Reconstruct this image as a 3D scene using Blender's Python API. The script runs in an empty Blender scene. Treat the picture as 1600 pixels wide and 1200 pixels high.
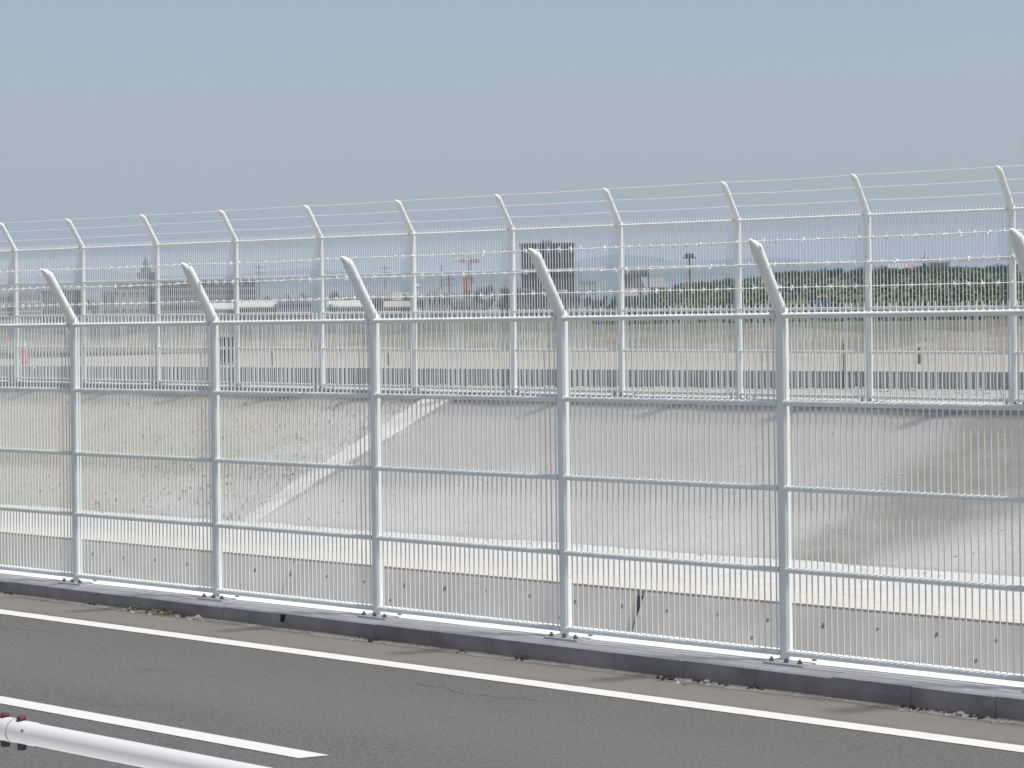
import bpy, bmesh, math, random
from mathutils import Vector, Matrix, noise
R = random.Random(7)
sc = bpy.context.scene
C = sc.collection

# ------------------------------------------------------------------ camera
# world: x runs along the fences (towards the right), y away across road and canal, z up, road surface at z = 0
TH, ROLL, FPX, CY, EYE = 0.8365, 0.0136, 3500.0, 484.15, 2.54      # photograph pixels (1600 x 1200)
cam_data = bpy.data.cameras.new('camera'); cam = bpy.data.objects.new('camera', cam_data); C.objects.link(cam)
cam_data.sensor_width = 36.0
cam_data.lens = FPX / 1600.0 * 36.0
cam_data.shift_y = -(600.0 - CY) / 1600.0
cam_data.clip_start = 0.1; cam_data.clip_end = 20000
yaw = math.pi / 2 - TH
cam.matrix_world = Matrix.Translation((0, 0, EYE)) @ Matrix.Rotation(yaw, 4, 'Z') @ Matrix.Rotation(math.pi / 2, 4, 'X') @ Matrix.Rotation(-ROLL, 4, 'Z')
sc.camera = cam

# ------------------------------------------------------------------ light
SUN = Vector((0.36, 0.15, 1.0)).normalized()
w = bpy.data.worlds.new('World'); sc.world = w; w.use_nodes = True
nt = w.node_tree; nt.nodes.clear()
sky = nt.nodes.new('ShaderNodeTexSky'); sky.sky_type = 'NISHITA'; sky.sun_disc = False
sky.sun_elevation = math.asin(SUN.z); sky.sun_rotation = math.atan2(SUN.x, SUN.y)
sky.air_density = 1.0; sky.dust_density = 1.8; sky.ozone_density = 2.0
bg = nt.nodes.new('ShaderNodeBackground'); bg.inputs['Strength'].default_value = 0.065
out = nt.nodes.new('ShaderNodeOutputWorld')
hs = nt.nodes.new('ShaderNodeHueSaturation'); hs.inputs['Hue'].default_value = 0.507; hs.inputs['Saturation'].default_value = 0.62      # thin summer haze greys the sky
nt.links.new(sky.outputs[0], hs.inputs['Color']); nt.links.new(hs.outputs[0], bg.inputs[0]); nt.links.new(bg.outputs[0], out.inputs[0])
sd = bpy.data.lights.new('sun', 'SUN'); sd.energy = 3.0; sd.angle = math.radians(4.0); sd.color = (1.0, 0.955, 0.88)
so = bpy.data.objects.new('sun', sd); C.objects.link(so)
so.rotation_euler = SUN.to_track_quat('Z', 'Y').to_euler()
sc.view_settings.view_transform = 'Standard'; sc.view_settings.look = 'None'
sc.view_settings.exposure = 0.72; sc.view_settings.gamma = 1.0; sc.view_settings.use_curve_mapping = False
HAZE_DENSITY = 0.00033
sc.cycles.volume_bounces = 3

# ------------------------------------------------------------------ helpers
DS = 1.21                                        # far depths are stated for a shorter lens
def ray(px, py):
    U = (px - 800) / FPX; V = (py - CY) / FPX
    c, s = math.cos(ROLL), math.sin(ROLL)
    u = U * c - V * s; v = U * s + V * c
    return Vector((u * math.sin(TH) - math.cos(TH), u * math.cos(TH) + math.sin(TH), -v))
def at_d(px, py, D):
    'point seen at photo pixel (px, py) at depth D metres'
    p = ray(px, py) * (D * DS)
    return Vector((p.x, p.y, p.z + EYE))
def at_z(px, py, z):
    r = ray(px, py); t = (z - EYE) / r.z
    return Vector((r.x * t, r.y * t, z))

class MB:
    def __init__(s): s.v = []; s.f = []
    def add(s, vs, fs):
        n = len(s.v); s.v += [tuple(v) for v in vs]; s.f += [tuple(i + n for i in f) for f in fs]
    def box(s, x0, x1, y0, y1, z0, z1):
        s.add([(x0,y0,z0),(x1,y0,z0),(x1,y1,z0),(x0,y1,z0),(x0,y0,z1),(x1,y0,z1),(x1,y1,z1),(x0,y1,z1)],
              [(0,3,2,1),(4,5,6,7),(0,1,5,4),(1,2,6,5),(2,3,7,6),(3,0,4,7)])
    def tube(s, pts, radii, n=8, caps=True):
        pts = [Vector(p) for p in pts]; vs = []; fs = []
        for i, p in enumerate(pts):
            d = (pts[min(i + 1, len(pts) - 1)] - pts[max(i - 1, 0)]).normalized()
            a = d.cross(Vector((0, 0, 1)) if abs(d.z) < 0.9 else Vector((0, 1, 0))).normalized(); b = d.cross(a)
            r = radii[i] if hasattr(radii, '__len__') else radii
            for k in range(n):
                t = 2 * math.pi * k / n
                vs.append(p + a * (r * math.cos(t)) + b * (r * math.sin(t)))
        for i in range(len(pts) - 1):
            for k in range(n):
                k2 = (k + 1) % n
                fs.append((i*n + k, i*n + k2, (i+1)*n + k2, (i+1)*n + k))
        if caps:
            fs.append(tuple(range(n - 1, -1, -1))); fs.append(tuple((len(pts)-1)*n + k for k in range(n)))
        s.add(vs, fs)
    def prism(s, poly, x0, x1):
        'poly: list of (y, z), extruded along x'
        n = len(poly)
        s.add([(x0, y, z) for y, z in poly] + [(x1, y, z) for y, z in poly],
              [tuple(range(n)), tuple(range(2*n - 1, n - 1, -1))] + [(i, i + n, (i + 1) % n + n, (i + 1) % n) for i in range(n)])
    def rock(s, c, r, rnd):
        vs = []
        for d in ((1,0,0),(-1,0,0),(0,1,0),(0,-1,0),(0,0,1),(0,0,-1)):
            k = r * rnd.uniform(0.6, 1.25)
            vs.append((c[0] + d[0]*k + rnd.uniform(-.3,.3)*r, c[1] + d[1]*k + rnd.uniform(-.3,.3)*r, c[2] + d[2]*k*0.75))
        s.add(vs, [(0,2,4),(2,1,4),(1,3,4),(3,0,4),(2,0,5),(1,2,5),(3,1,5),(0,3,5)])
    def mesh(s, name, m, smooth=False):
        me = bpy.data.meshes.new(name); me.from_pydata(s.v, [], s.f)
        bm = bmesh.new(); bm.from_mesh(me); bmesh.ops.recalc_face_normals(bm, faces=bm.faces); bm.to_mesh(me); bm.free()
        if m: me.materials.append(m)
        if smooth:
            me.polygons.foreach_set('use_smooth', [True] * len(me.polygons))
            if hasattr(me, 'set_sharp_from_angle'): me.set_sharp_from_angle(angle=math.radians(40))
        return me
    def build(s, name, m, parent=None, smooth=False, kind=None, loc=None):
        return link(name, s.mesh(name, m, smooth), parent, kind, loc)
def link(name, me, parent=None, kind=None, loc=None, rot=None, scale=None):
    o = bpy.data.objects.new(name, me); C.objects.link(o)
    if parent: o.parent = parent
    if kind: o['kind'] = kind
    if loc is not None: o.location = loc
    if rot is not None: o.rotation_euler = rot
    if scale is not None: o.scale = scale
    return o
def tag(o, label, cat, group=None):
    o['label'] = label; o['category'] = cat
    if group: o['group'] = group
    return o
def thing(name, label, cat, loc=(0,0,0), rz=0, group=None):
    o = bpy.data.objects.new(name, None); C.objects.link(o); o.location = loc; o.rotation_euler = (0, 0, rz)
    return tag(o, label, cat, group)

# ------------------------------------------------------------------ materials
def new_mat(name):
    m = bpy.data.materials.new(name); m.use_nodes = True
    t = m.node_tree; b = t.nodes['Principled BSDF']
    return m, t, b
def node(t, typ, **kw):
    n = t.nodes.new(typ)
    for k, v in kw.items(): setattr(n, k, v)
    return n
def noise_tex(t, co, scale, detail=6, rough=0.6, stretch=None):
    if stretch:
        mp = node(t, 'ShaderNodeMapping'); mp.inputs['Scale'].default_value = stretch
        t.links.new(co, mp.inputs[0]); co = mp.outputs[0]
    n = node(t, 'ShaderNodeTexNoise'); n.inputs['Scale'].default_value = scale
    n.inputs['Detail'].default_value = detail; n.inputs['Roughness'].default_value = rough
    t.links.new(co, n.inputs['Vector']); return n.outputs['Fac']
def ramp(t, fac, stops):
    r = node(t, 'ShaderNodeValToRGB'); e = r.color_ramp.elements
    while len(e) < len(stops): e.new(0.5)
    for i, (p, c) in enumerate(stops):
        e[i].position = p; e[i].color = (c, c, c, 1) if not hasattr(c, '__len__') else (*c, 1)
    t.links.new(fac, r.inputs[0]); return r.outputs[0]
def mix(t, fac, a, b, mode='MIX'):
    m = node(t, 'ShaderNodeMix', data_type='RGBA', blend_type=mode)
    for s_, v in ((m.inputs[0], fac), (m.inputs[6], a), (m.inputs[7], b)):
        if isinstance(v, (int, float)): s_.default_value = v
        elif isinstance(v, tuple): s_.default_value = (*v, 1)
        else: t.links.new(v, s_)
    return m.outputs[2]
def math_n(t, op, a, b=None, c=None):
    m = node(t, 'ShaderNodeMath', operation=op)
    for i, v in enumerate((a, b, c)):
        if v is None: continue
        if isinstance(v, (int, float)): m.inputs[i].default_value = v
        else: t.links.new(v, m.inputs[i])
    return m.outputs[0]
def smooth(t, v, lo, hi):
    m = node(t, 'ShaderNodeMapRange', interpolation_type='SMOOTHSTEP'); m.inputs[1].default_value = lo; m.inputs[2].default_value = hi
    t.links.new(v, m.inputs[0]); return m.outputs[0]
def bump(t, b, h, strength, dist):
    n = node(t, 'ShaderNodeBump'); n.inputs['Strength'].default_value = strength; n.inputs['Distance'].default_value = dist
    t.links.new(h, n.inputs['Height']); t.links.new(n.outputs[0], b.inputs['Normal'])
def position(t):
    g = node(t, 'ShaderNodeNewGeometry'); return g.outputs['Position']
def objco(t):
    g = node(t, 'ShaderNodeTexCoord'); return g.outputs['Object']
def mottled(name, c0, c1, scale, rough=0.9, bscale=None, bstr=0.3, bdist=0.01, big=None, spec=None, obj=False):
    'two tones mixed by noise, an optional large scale tone and a fine bump'
    m, t, b = new_mat(name); co = objco(t) if obj else position(t)
    f = ramp(t, noise_tex(t, co, scale), [(0.3, 0.0), (0.7, 1.0)])
    col = mix(t, f, c0, c1)
    if big:
        f2 = ramp(t, noise_tex(t, co, big[0], 4), [(0.38, 0.0), (0.66, 1.0)])
        col = mix(t, math_n(t, 'MULTIPLY', f2, big[2]), col, big[1])
    t.links.new(col, b.inputs['Base Color']); b.inputs['Roughness'].default_value = rough
    b.inputs['Specular IOR Level'].default_value = 0.3 if spec is None else spec
    if bscale: bump(t, b, noise_tex(t, co, bscale, 8, 0.7), bstr, bdist)
    return m
def plain(name, c, rough=0.5, metal=0.0, spec=0.5, var=0.12):
    m, t, b = new_mat(name)
    f = noise_tex(t, objco(t), 3.0, 5)
    col = mix(t, f, tuple(x * (1 - var) for x in c), tuple(min(1, x * (1 + var)) for x in c))
    t.links.new(col, b.inputs['Base Color'])
    b.inputs['Roughness'].default_value = rough; b.inputs['Metallic'].default_value = metal
    b.inputs['Specular IOR Level'].default_value = spec
    return m

M = {}
def white_paint():
    m, t, b = new_mat('white_fence_paint')
    p = position(t)
    dirt = ramp(t, noise_tex(t, p, 7.0, 8, 0.7, (1, 1, 0.25)), [(0.45, 0.0), (0.8, 1.0)])
    oi = node(t, 'ShaderNodeObjectInfo')
    base = mix(t, oi.outputs['Random'], (0.79, 0.835, 0.81), (0.83, 0.865, 0.845))
    col = mix(t, math_n(t, 'MULTIPLY', dirt, 0.35), base, (0.52, 0.53, 0.50))
    t.links.new(col, b.inputs['Base Color']); b.inputs['Roughness'].default_value = 0.38
    b.inputs['Specular IOR Level'].default_value = 0.45
    return m
M['white'] = white_paint()
M['galv'] = plain('galvanised_wire', (0.78, 0.80, 0.79), 0.45)
M['bolt'] = plain('grey_steel_bolt', (0.22, 0.22, 0.22), 0.5, 0.6)
M['red_cap'] = plain('dark_red_rubber', (0.085, 0.014, 0.02), 0.7)
M['black_cap'] = plain('black_rubber', (0.02, 0.014, 0.014), 0.6)
M['pipe'] = plain('white_enamel', (0.60, 0.598, 0.61), 0.28, 0, 0.5, 0.03)
M['dark'] = plain('dark_hole', (0.012, 0.012, 0.012), 0.9)
M['hole'] = plain('weep_hole_shade', (0.17, 0.168, 0.155), 0.9)  # dark tone on solid discs stands in for the shade inside the holes
M['glass'] = plain('dark_window_glass', (0.06, 0.075, 0.09), 0.15)

def asphalt():
    m, t, b = new_mat('worn_asphalt'); p = position(t)
    agg = noise_tex(t, p, 190, 3, 0.8)
    mid = noise_tex(t, p, 26, 8, 0.85)
    big = noise_tex(t, p, 0.9, 5, 0.6, (0.22, 1, 1))
    f = math_n(t, 'ADD', math_n(t, 'MULTIPLY', agg, 0.42), math_n(t, 'MULTIPLY', mid, 0.58))
    col = mix(t, ramp(t, f, [(0.40, 0.0), (0.61, 1.0)]), (0.056, 0.0535, 0.056), (0.134, 0.129, 0.132))
    chip = ramp(t, noise_tex(t, p, 48, 2, 0.5), [(0.57, 0.0), (0.68, 1.0)])
    pit = ramp(t, noise_tex(t, p, 36, 3, 0.6), [(0.33, 1.0), (0.44, 0.0)])
    col = mix(t, math_n(t, 'MULTIPLY', pit, 0.55), col, (0.040, 0.038, 0.038))
    col = mix(t, math_n(t, 'MULTIPLY', chip, 0.5), col, (0.26, 0.25, 0.245))
    col = mix(t, math_n(t, 'MULTIPLY', ramp(t, big, [(0.35, 0.0), (0.7, 1.0)]), 0.35), col, (0.115, 0.108, 0.104))
    sx = node(t, 'ShaderNodeSeparateXYZ'); t.links.new(p, sx.inputs[0])
    # paler, polished wheel path in the middle of the lane, oil-dark asphalt towards the edge line
    yw = math_n(t, 'ADD', sx.outputs[1], math_n(t, 'MULTIPLY', math_n(t, 'SUBTRACT', noise_tex(t, p, 1.1, 5), 0.5), 0.7))
    path = math_n(t, 'MULTIPLY', smooth(t, yw, 9.1, 9.8), math_n(t, 'SUBTRACT', 1.0, smooth(t, yw, 10.15, 10.8)))
    col = mix(t, math_n(t, 'MULTIPLY', path, 0.30), col, (0.134, 0.128, 0.129))
    # a thin broken crack running along the lane beside the edge line
    cy_ = math_n(t, 'SUBTRACT', sx.outputs[1], math_n(t, 'ADD', math_n(t, 'MULTIPLY', math_n(t, 'SUBTRACT', noise_tex(t, p, 0.9, 6, 0.7), 0.5), 0.55), 10.86))
    crack = math_n(t, 'SUBTRACT', 1.0, smooth(t, math_n(t, 'ABSOLUTE', cy_), 0.003, 0.011))
    crack = math_n(t, 'MULTIPLY', crack, ramp(t, noise_tex(t, p, 0.55, 4), [(0.5, 0.0), (0.58, 1.0)]))
    col = mix(t, math_n(t, 'MULTIPLY', crack, 0.75), col, (0.03, 0.028, 0.028))
    spot = ramp(t, noise_tex(t, p, 1.7, 4, 0.55), [(0.60, 0.0), (0.74, 1.0)])
    col = mix(t, math_n(t, 'MULTIPLY', spot, 0.35), col, (0.052, 0.049, 0.050))
    # the dusty unswept strip between the edge line and the kerb
    yy = math_n(t, 'ADD', sx.outputs[1], math_n(t, 'MULTIPLY', noise_tex(t, p, 2.2, 6, 0.65), 0.5))
    dust = smooth(t, yy, 11.55, 11.9)
    dcol = mix(t, noise_tex(t, p, 22, 6, 0.7), (0.13, 0.122, 0.112), (0.21, 0.195, 0.175))
    edge = smooth(t, yy, 12.18, 12.42)
    dcol = mix(t, edge, dcol, mix(t, noise_tex(t, p, 60, 5), (0.15, 0.135, 0.11), (0.34, 0.31, 0.27)))
    col = mix(t, math_n(t, 'MULTIPLY', dust, 0.85), col, dcol)
    t.links.new(col, b.inputs['Base Color']); b.inputs['Roughness'].default_value = 0.88
    b.inputs['Specular IOR Level'].default_value = 0.3
    bump(t, b, agg, 0.5, 0.004)
    return m
M['asphalt'] = asphalt()
def road_paint():
    m, t, b = new_mat('white_road_paint'); p = position(t)
    wear = ramp(t, noise_tex(t, p, 60, 7, 0.75), [(0.56, 0.0), (0.72, 1.0)])
    big = ramp(t, noise_tex(t, p, 3.0, 4), [(0.4, 0.2), (0.7, 1.0)])
    col = mix(t, math_n(t, 'MULTIPLY', wear, big), mix(t, noise_tex(t, p, 9), (0.52, 0.525, 0.515), (0.60, 0.60, 0.585)), (0.26, 0.25, 0.245))
    t.links.new(col, b.inputs['Base Color']); b.inputs['Roughness'].default_value = 0.6
    bump(t, b, noise_tex(t, p, 150, 3), 0.3, 0.003)
    return m
M['line'] = road_paint()
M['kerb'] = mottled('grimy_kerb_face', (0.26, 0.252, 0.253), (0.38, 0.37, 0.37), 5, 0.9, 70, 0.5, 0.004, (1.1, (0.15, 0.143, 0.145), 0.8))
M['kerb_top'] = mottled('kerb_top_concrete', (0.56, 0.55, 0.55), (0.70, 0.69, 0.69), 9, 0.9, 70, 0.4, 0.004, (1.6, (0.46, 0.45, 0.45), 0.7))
M['footing'] = mottled('pale_footing_concrete', (0.64, 0.63, 0.62), (0.78, 0.77, 0.76), 8, 0.9, 80, 0.35, 0.004, (1.5, (0.54, 0.53, 0.52), 0.6))
M['ledge'] = mottled('ledge_concrete', (0.42, 0.42, 0.41), (0.53, 0.525, 0.51), 5, 0.9, 60, 0.3, 0.005, (0.7, (0.46, 0.45, 0.43), 0.6))
M['coping'] = mottled('coping_concrete', (0.43, 0.42, 0.385), (0.53, 0.515, 0.465), 6, 0.9, 60, 0.3, 0.005, (0.8, (0.48, 0.45, 0.40), 0.6))
M['canal_wall'] = mottled('canal_wall_concrete', (0.42, 0.415, 0.40), (0.52, 0.512, 0.49), 3, 0.9, 50, 0.3, 0.005, (0.9, (0.38, 0.374, 0.355), 0.6))
M['low_wall'] = mottled('weathered_wall_concrete', (0.30, 0.305, 0.305), (0.40, 0.405, 0.405), 3, 0.9, 40, 0.3, 0.006, (0.6, (0.24, 0.245, 0.25), 0.7))
M['gravel'] = mottled('grey_gravel', (0.25, 0.245, 0.235), (0.46, 0.45, 0.43), 16, 0.95, 45, 0.8, 0.03, (0.8, (0.34, 0.32, 0.29), 0.6))
M['sand'] = mottled('pale_sandy_ground', (0.28, 0.265, 0.228), (0.385, 0.365, 0.32), 2.5, 0.95, 12, 0.6, 0.05, (0.25, (0.32, 0.29, 0.24), 0.6))
M['soil'] = mottled('brown_soil', (0.22, 0.195, 0.155), (0.36, 0.325, 0.265), 2.0, 0.95, 8, 0.9, 0.12, (0.45, (0.17, 0.145, 0.115), 0.8))
M['plain'] = mottled('scrubby_plain', (0.085, 0.08, 0.062), (0.18, 0.165, 0.13), 0.35, 0.95, 3, 0.8, 0.1, (0.05, (0.06, 0.075, 0.045), 0.6))
M['stone'] = mottled('loose_stone', (0.24, 0.235, 0.225), (0.52, 0.51, 0.49), 30, 0.95)
M['silt'] = mottled('gutter_silt', (0.18, 0.165, 0.14), (0.38, 0.355, 0.315), 28, 0.95, 120, 0.6, 0.004)
M['shadow_blob'] = plain('dark_shadow_blob', (.035, .03, .026), .95)
M['slope_stone'] = mottled('slope_stone', (0.27, 0.26, 0.24), (0.42, 0.405, 0.375), 30, 0.95)
M['edging'] = mottled('white_edging_concrete', (0.42, 0.42, 0.415), (0.56, 0.56, 0.555), 9, 0.9, 60, 0.5, 0.008, (1.6, (0.34, 0.335, 0.33), 0.8))
M['bed'] = mottled('canal_bed_mud', (0.12, 0.115, 0.10), (0.2, 0.19, 0.17), 2, 0.8, 10, 0.5, 0.02)

def slope_mat():
    'sprayed concrete with damp streaks running down the fall line'
    m, t, b = new_mat('sprayed_concrete'); p = position(t)
    sx = node(t, 'ShaderNodeSeparateXYZ'); t.links.new(p, sx.inputs[0]); X, Y = sx.outputs[0], sx.outputs[1]
    fine = noise_tex(t, p, 24, 7, 0.7)
    col = mix(t, ramp(t, fine, [(0.3, 0.0), (0.7, 1.0)]), (0.315, 0.314, 0.31), (0.44, 0.438, 0.43))
    streak = noise_tex(t, p, 1.0, 6, 0.62, (0.75, 0.16, 0.2))
    col = mix(t, math_n(t, 'MULTIPLY', ramp(t, streak, [(0.42, 0.0), (0.66, 1.0)]), 0.5), col, (0.28, 0.276, 0.27))
    # greyer and darker towards the top of the slope
    wob = math_n(t, 'ADD', Y, math_n(t, 'MULTIPLY', math_n(t, 'SUBTRACT', noise_tex(t, p, 0.8, 5), 0.5), 3.4))
    up = smooth(t, wob, 19.4, 22.4)
    col = mix(t, math_n(t, 'MULTIPLY', up, 0.7), col, (0.235, 0.232, 0.228))
    # one wide dark run-off stain
    cx = math_n(t, 'ADD', math_n(t, 'MULTIPLY', math_n(t, 'SUBTRACT', Y, 19.2), 0.0), -13.6)      # its axis
    dx = math_n(t, 'ADD', math_n(t, 'SUBTRACT', X, cx), math_n(t, 'MULTIPLY', math_n(t, 'SUBTRACT', noise_tex(t, p, 1.3, 6), 0.5), 0.7))
    left = smooth(t, dx, -0.6, 0.3)
    wid = math_n(t, 'ADD', math_n(t, 'MULTIPLY', math_n(t, 'SUBTRACT', Y, 19.2), 0.62), 0.25)
    right = math_n(t, 'SUBTRACT', 1.0, smooth(t, math_n(t, 'SUBTRACT', dx, wid), -0.1, 1.0))
    stain = math_n(t, 'MULTIPLY', math_n(t, 'MULTIPLY', left, right), ramp(t, noise_tex(t, p, 2.6, 6), [(0.25, 0.6), (0.6, 1.0)]))
    col = mix(t, math_n(t, 'MULTIPLY', stain, 0.8), col, (0.15, 0.142, 0.126))
    spk = ramp(t, noise_tex(t, p, 55, 4, 0.8), [(0.66, 0.0), (0.74, 1.0)])
    col = mix(t, math_n(t, 'MULTIPLY', spk, 0.35), col, (0.2, 0.19, 0.175))
    t.links.new(col, b.inputs['Base Color']); b.inputs['Roughness'].default_value = 0.92
    bump(t, b, math_n(t, 'ADD', noise_tex(t, p, 9, 6), math_n(t, 'MULTIPLY', fine, 0.5)), 0.6, 0.03)
    return m
M['slope'] = slope_mat()
def gravel_slope_mat():
    m, t, b = new_mat('stony_earth'); p = position(t)
    sx = node(t, 'ShaderNodeSeparateXYZ'); t.links.new(p, sx.inputs[0])
    f = noise_tex(t, p, 11, 8, 0.75)
    earth = mix(t, ramp(t, f, [(0.32, 0.0), (0.68, 1.0)]), (0.245, 0.228, 0.198), (0.365, 0.345, 0.308))
    grey = mix(t, ramp(t, noise_tex(t, p, 20, 7, 0.75), [(0.35, 0.0), (0.65, 1.0)]), (0.235, 0.235, 0.23), (0.44, 0.44, 0.43))
    wob = math_n(t, 'ADD', sx.outputs[0], math_n(t, 'MULTIPLY', noise_tex(t, p, 0.9, 5), 2.4))
    k = smooth(t, wob, -24.2, -22.0)
    col = mix(t, k, earth, grey)
    pat = ramp(t, noise_tex(t, p, 1.5, 5, 0.6, (0.8, 0.35, 1)), [(0.45, 0.0), (0.68, 1.0)])
    col = mix(t, math_n(t, 'MULTIPLY', pat, 0.5), col, (0.26, 0.238, 0.20))
    t.links.new(col, b.inputs['Base Color']); b.inputs['Roughness'].default_value = 0.95
    bump(t, b, f, 0.5, 0.02)
    return m
M['stony'] = gravel_slope_mat()
def foliage(name, lo, hi, tr=0.25):
    m, t, b = new_mat(name)
    oi = node(t, 'ShaderNodeNewGeometry')
    f = oi.outputs['Random Per Island']
    col = mix(t, f, lo, hi)
    oi2 = node(t, 'ShaderNodeObjectInfo')
    col = mix(t, math_n(t, 'MULTIPLY', oi2.outputs['Random'], 0.35), col, tuple(x * 0.6 for x in lo))
    t.links.new(col, b.inputs['Base Color']); b.inputs['Roughness'].default_value = 0.75
    b.inputs['Specular IOR Level'].default_value = 0.2
    return m
M['leaf'] = foliage('green_leaves', (0.044, 0.092, 0.032), (0.095, 0.155, 0.055))
M['leaf_dark'] = foliage('dark_green_leaves', (0.036, 0.076, 0.034), (0.080, 0.132, 0.055))
M['weed'] = foliage('yellow_green_weed', (0.17, 0.18, 0.07), (0.36, 0.36, 0.19))
M['grass'] = mottled('grassy_bank', (0.035, 0.062, 0.024), (0.085, 0.11, 0.045), 0.5, 0.95, 3, 0.8, 0.15, (0.08, (0.11, 0.125, 0.055), 0.6))
M['mount'] = mottled('forested_mountain', (0.028, 0.048, 0.036), (0.045, 0.068, 0.05), 0.03, 0.95)
M['bark'] = plain('bark', (0.09, 0.07, 0.055), 0.9)

# ------------------------------------------------------------------ road, kerb, canal profile
KZ = lambda x: 0.125 + 0.00275 * (x + 16.72)                 # top of the near fence footing
def strip(name, xs, prof, m, kind='structure', smooth_=False, disp=0.0, dscale=1.0, sub=1):
    'sheet swept along x; prof(x) -> list of (y, z)'
    vs, fs = [], []
    for x in xs:
        pr = prof(x)
        if sub > 1:
            q = []
            for (a, b) in zip(pr[:-1], pr[1:]):
                for k in range(sub): q.append((a[0] + (b[0]-a[0])*k/sub, a[1] + (b[1]-a[1])*k/sub))
            pr = q + [pr[-1]]
        for (y, z) in pr:
            dz = disp * noise.noise(Vector((x * dscale, y * dscale, 3.7))) if disp else 0
            vs.append((x, y, z + dz))
    n = len(pr)
    for i in range(len(xs) - 1):
        for j in range(n - 1):
            fs.append((i*n + j, (i+1)*n + j, (i+1)*n + j + 1, i*n + j + 1))
    mb = MB(); mb.add(vs, fs)
    o = mb.build(name, m, smooth=smooth_, kind=kind)
    if o.data.polygons[0].normal.z < 0: o.data.flip_normals()
    return o
def fr(a, b, st):
    n = max(1, int(round((b - a) / st))); return [a + (b - a) * i / n for i in range(n + 1)]

strip('road', [-300, -60, -30, 20, 60, 300], lambda x: [(4.0, 0.0), (12.3, 0.0)], M['asphalt'])
# painted markings, 4 mm above the road
def marking(name, pts):
    mb = MB(); n = len(pts)
    mb.add(pts, [tuple(range(n))]); o = mb.build(name, M['line'], kind='structure')
    if o.data.polygons[0].normal.z < 0: o.data.flip_normals()
    return o
def ely(x): return 11.265 + 0.004 * (x + 13)
mb = MB()
xs = [-300, -60] + fr(-24, 0, 0.05) + [60, 300]
ey = lambda x: ely(max(min(x, 10), -40))
wear = lambda x, k: .0045 * noise.noise(Vector((x * 9, k, 0))) + .003 * noise.noise(Vector((x * 31, k, 0)))
for a, b in zip(xs[:-1], xs[1:]):
    mb.add([(a, ey(a) + wear(a, 0), 0.004), (b, ey(b) + wear(b, 0), 0.004), (b, ey(b) + .174 + wear(b, 5), 0.004), (a, ey(a) + .174 + wear(a, 5), 0.004)], [(0, 1, 2, 3)])
mb.build('edge_line', M['line'], kind='structure')
marking('lane_dash', [(-15.4, 8.645, 0.004), (-9.475, 8.632, 0.004), (-9.40, 8.800, 0.004), (-15.4, 8.813, 0.004)])
marking('lane_dash', [(-29.4, 8.66, 0.004), (-23.4, 8.65, 0.004), (-23.35, 8.82, 0.004), (-29.4, 8.83, 0.004)])
marking('lane_dash', [(-1.4, 8.62, 0.004), (4.6, 8.61, 0.004), (4.65, 8.78, 0.004), (-1.4, 8.79, 0.004)])

# kerb: separate kerb stones with open joints, and the fence footing cast behind them
kerb = bpy.data.objects.new('kerb', None); C.objects.link(kerb); kerb['kind'] = 'structure'
L = 0.6; kx = -34.0; i = 0
kmesh = []
for v in range(6):
    mb = MB(); rr = random.Random(v)
    e = [rr.uniform(-0.004, 0.004) for _ in range(6)]
    mb.prism([(0.0 + e[0], -0.12), (0.0 + e[0], 0.05), (0.008 + e[1], 0.112 + e[2]), (0.026, 0.124 + e[3]), (0.165, 0.126 + e[3]), (0.165, -0.12)], 0.0015, L - 0.0015)
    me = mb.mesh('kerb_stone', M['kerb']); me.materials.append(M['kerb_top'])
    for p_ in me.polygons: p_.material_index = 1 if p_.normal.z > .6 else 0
    kmesh.append(me)
while kx < 6:
    link('kerb_stone', kmesh[(i * 5 + i // 3) % 6], kerb, loc=(kx, 12.11 + R.uniform(-.003, .003), KZ(kx) - 0.126 + R.uniform(-.003, .002)))
    kx += L; i += 1
strip('footing', fr(-60, 20, 4), lambda x: [(12.282, -0.1), (12.282, KZ(x) - 0.004), (12.295, KZ(x)), (12.88, KZ(x)), (12.90, KZ(x) - 0.02), (12.92, -2.2)], M['footing'])
strip('canal_bed', fr(-120, 60, 20), lambda x: [(12.90, -2.2), (16.8, -2.2)], M['bed'])
YF = lambda x: 16.74 + 0.022 * (max(min(x, 0), -36) + 15)
YB = lambda x: 19.22 + 0.045 * (max(min(x, 0), -36) + 17)
ZL = -0.16
# far canal wall: cast panels with open joints, weep holes
cwall = thing('canal_wall', 'battered grey concrete canal wall with a row of weep holes below the pale ledge', 'canal wall', (0, 16.7, -0.16))
JP = 4.80
x = -13.51 - JP * 8
backs = MB()
while x < 10:
    x0 = x + (.045 if abs(x + 13.51) < .1 else .010); x1 = x + JP - (.045 if abs(x + JP + 13.51) < .1 else .010)
    mb = MB()
    pr = lambda X: [(YF(X) - 16.7, -0.004), (YF(X) - 16.7 - 1.16, -2.04), (YF(X) - 16.7 - .96, -2.04), (YF(X) - 16.7 + 0.16, -0.06), (YF(X) - 16.7 + 0.16, -0.004)]
    a, b = pr(x0), pr(x1); n = len(a)
    mb.add([(x0, y, z) for y, z in a] + [(x1, y, z) for y, z in b], [tuple(range(n)), tuple(range(2*n-1, n-1, -1))] + [(k, k + n, (k+1) % n + n, (k+1) % n) for k in range(n)])
    mb.build('wall_panel', M['canal_wall'], cwall)
    x += JP
mb = MB()
for X0, X1 in ((-50, 8),):
    mb.add([(X0, YF(X0) - 16.7 + 0.12, -0.01), (X1, YF(X1) - 16.7 + 0.12, -0.01), (X1, YF(X1) - 16.7 - 1.03, -2.04), (X0, YF(X0) - 16.7 - 1.03, -2.04)], [(0, 1, 2, 3)])
mb.build('joint_filler', M['dark'], cwall)
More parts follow.
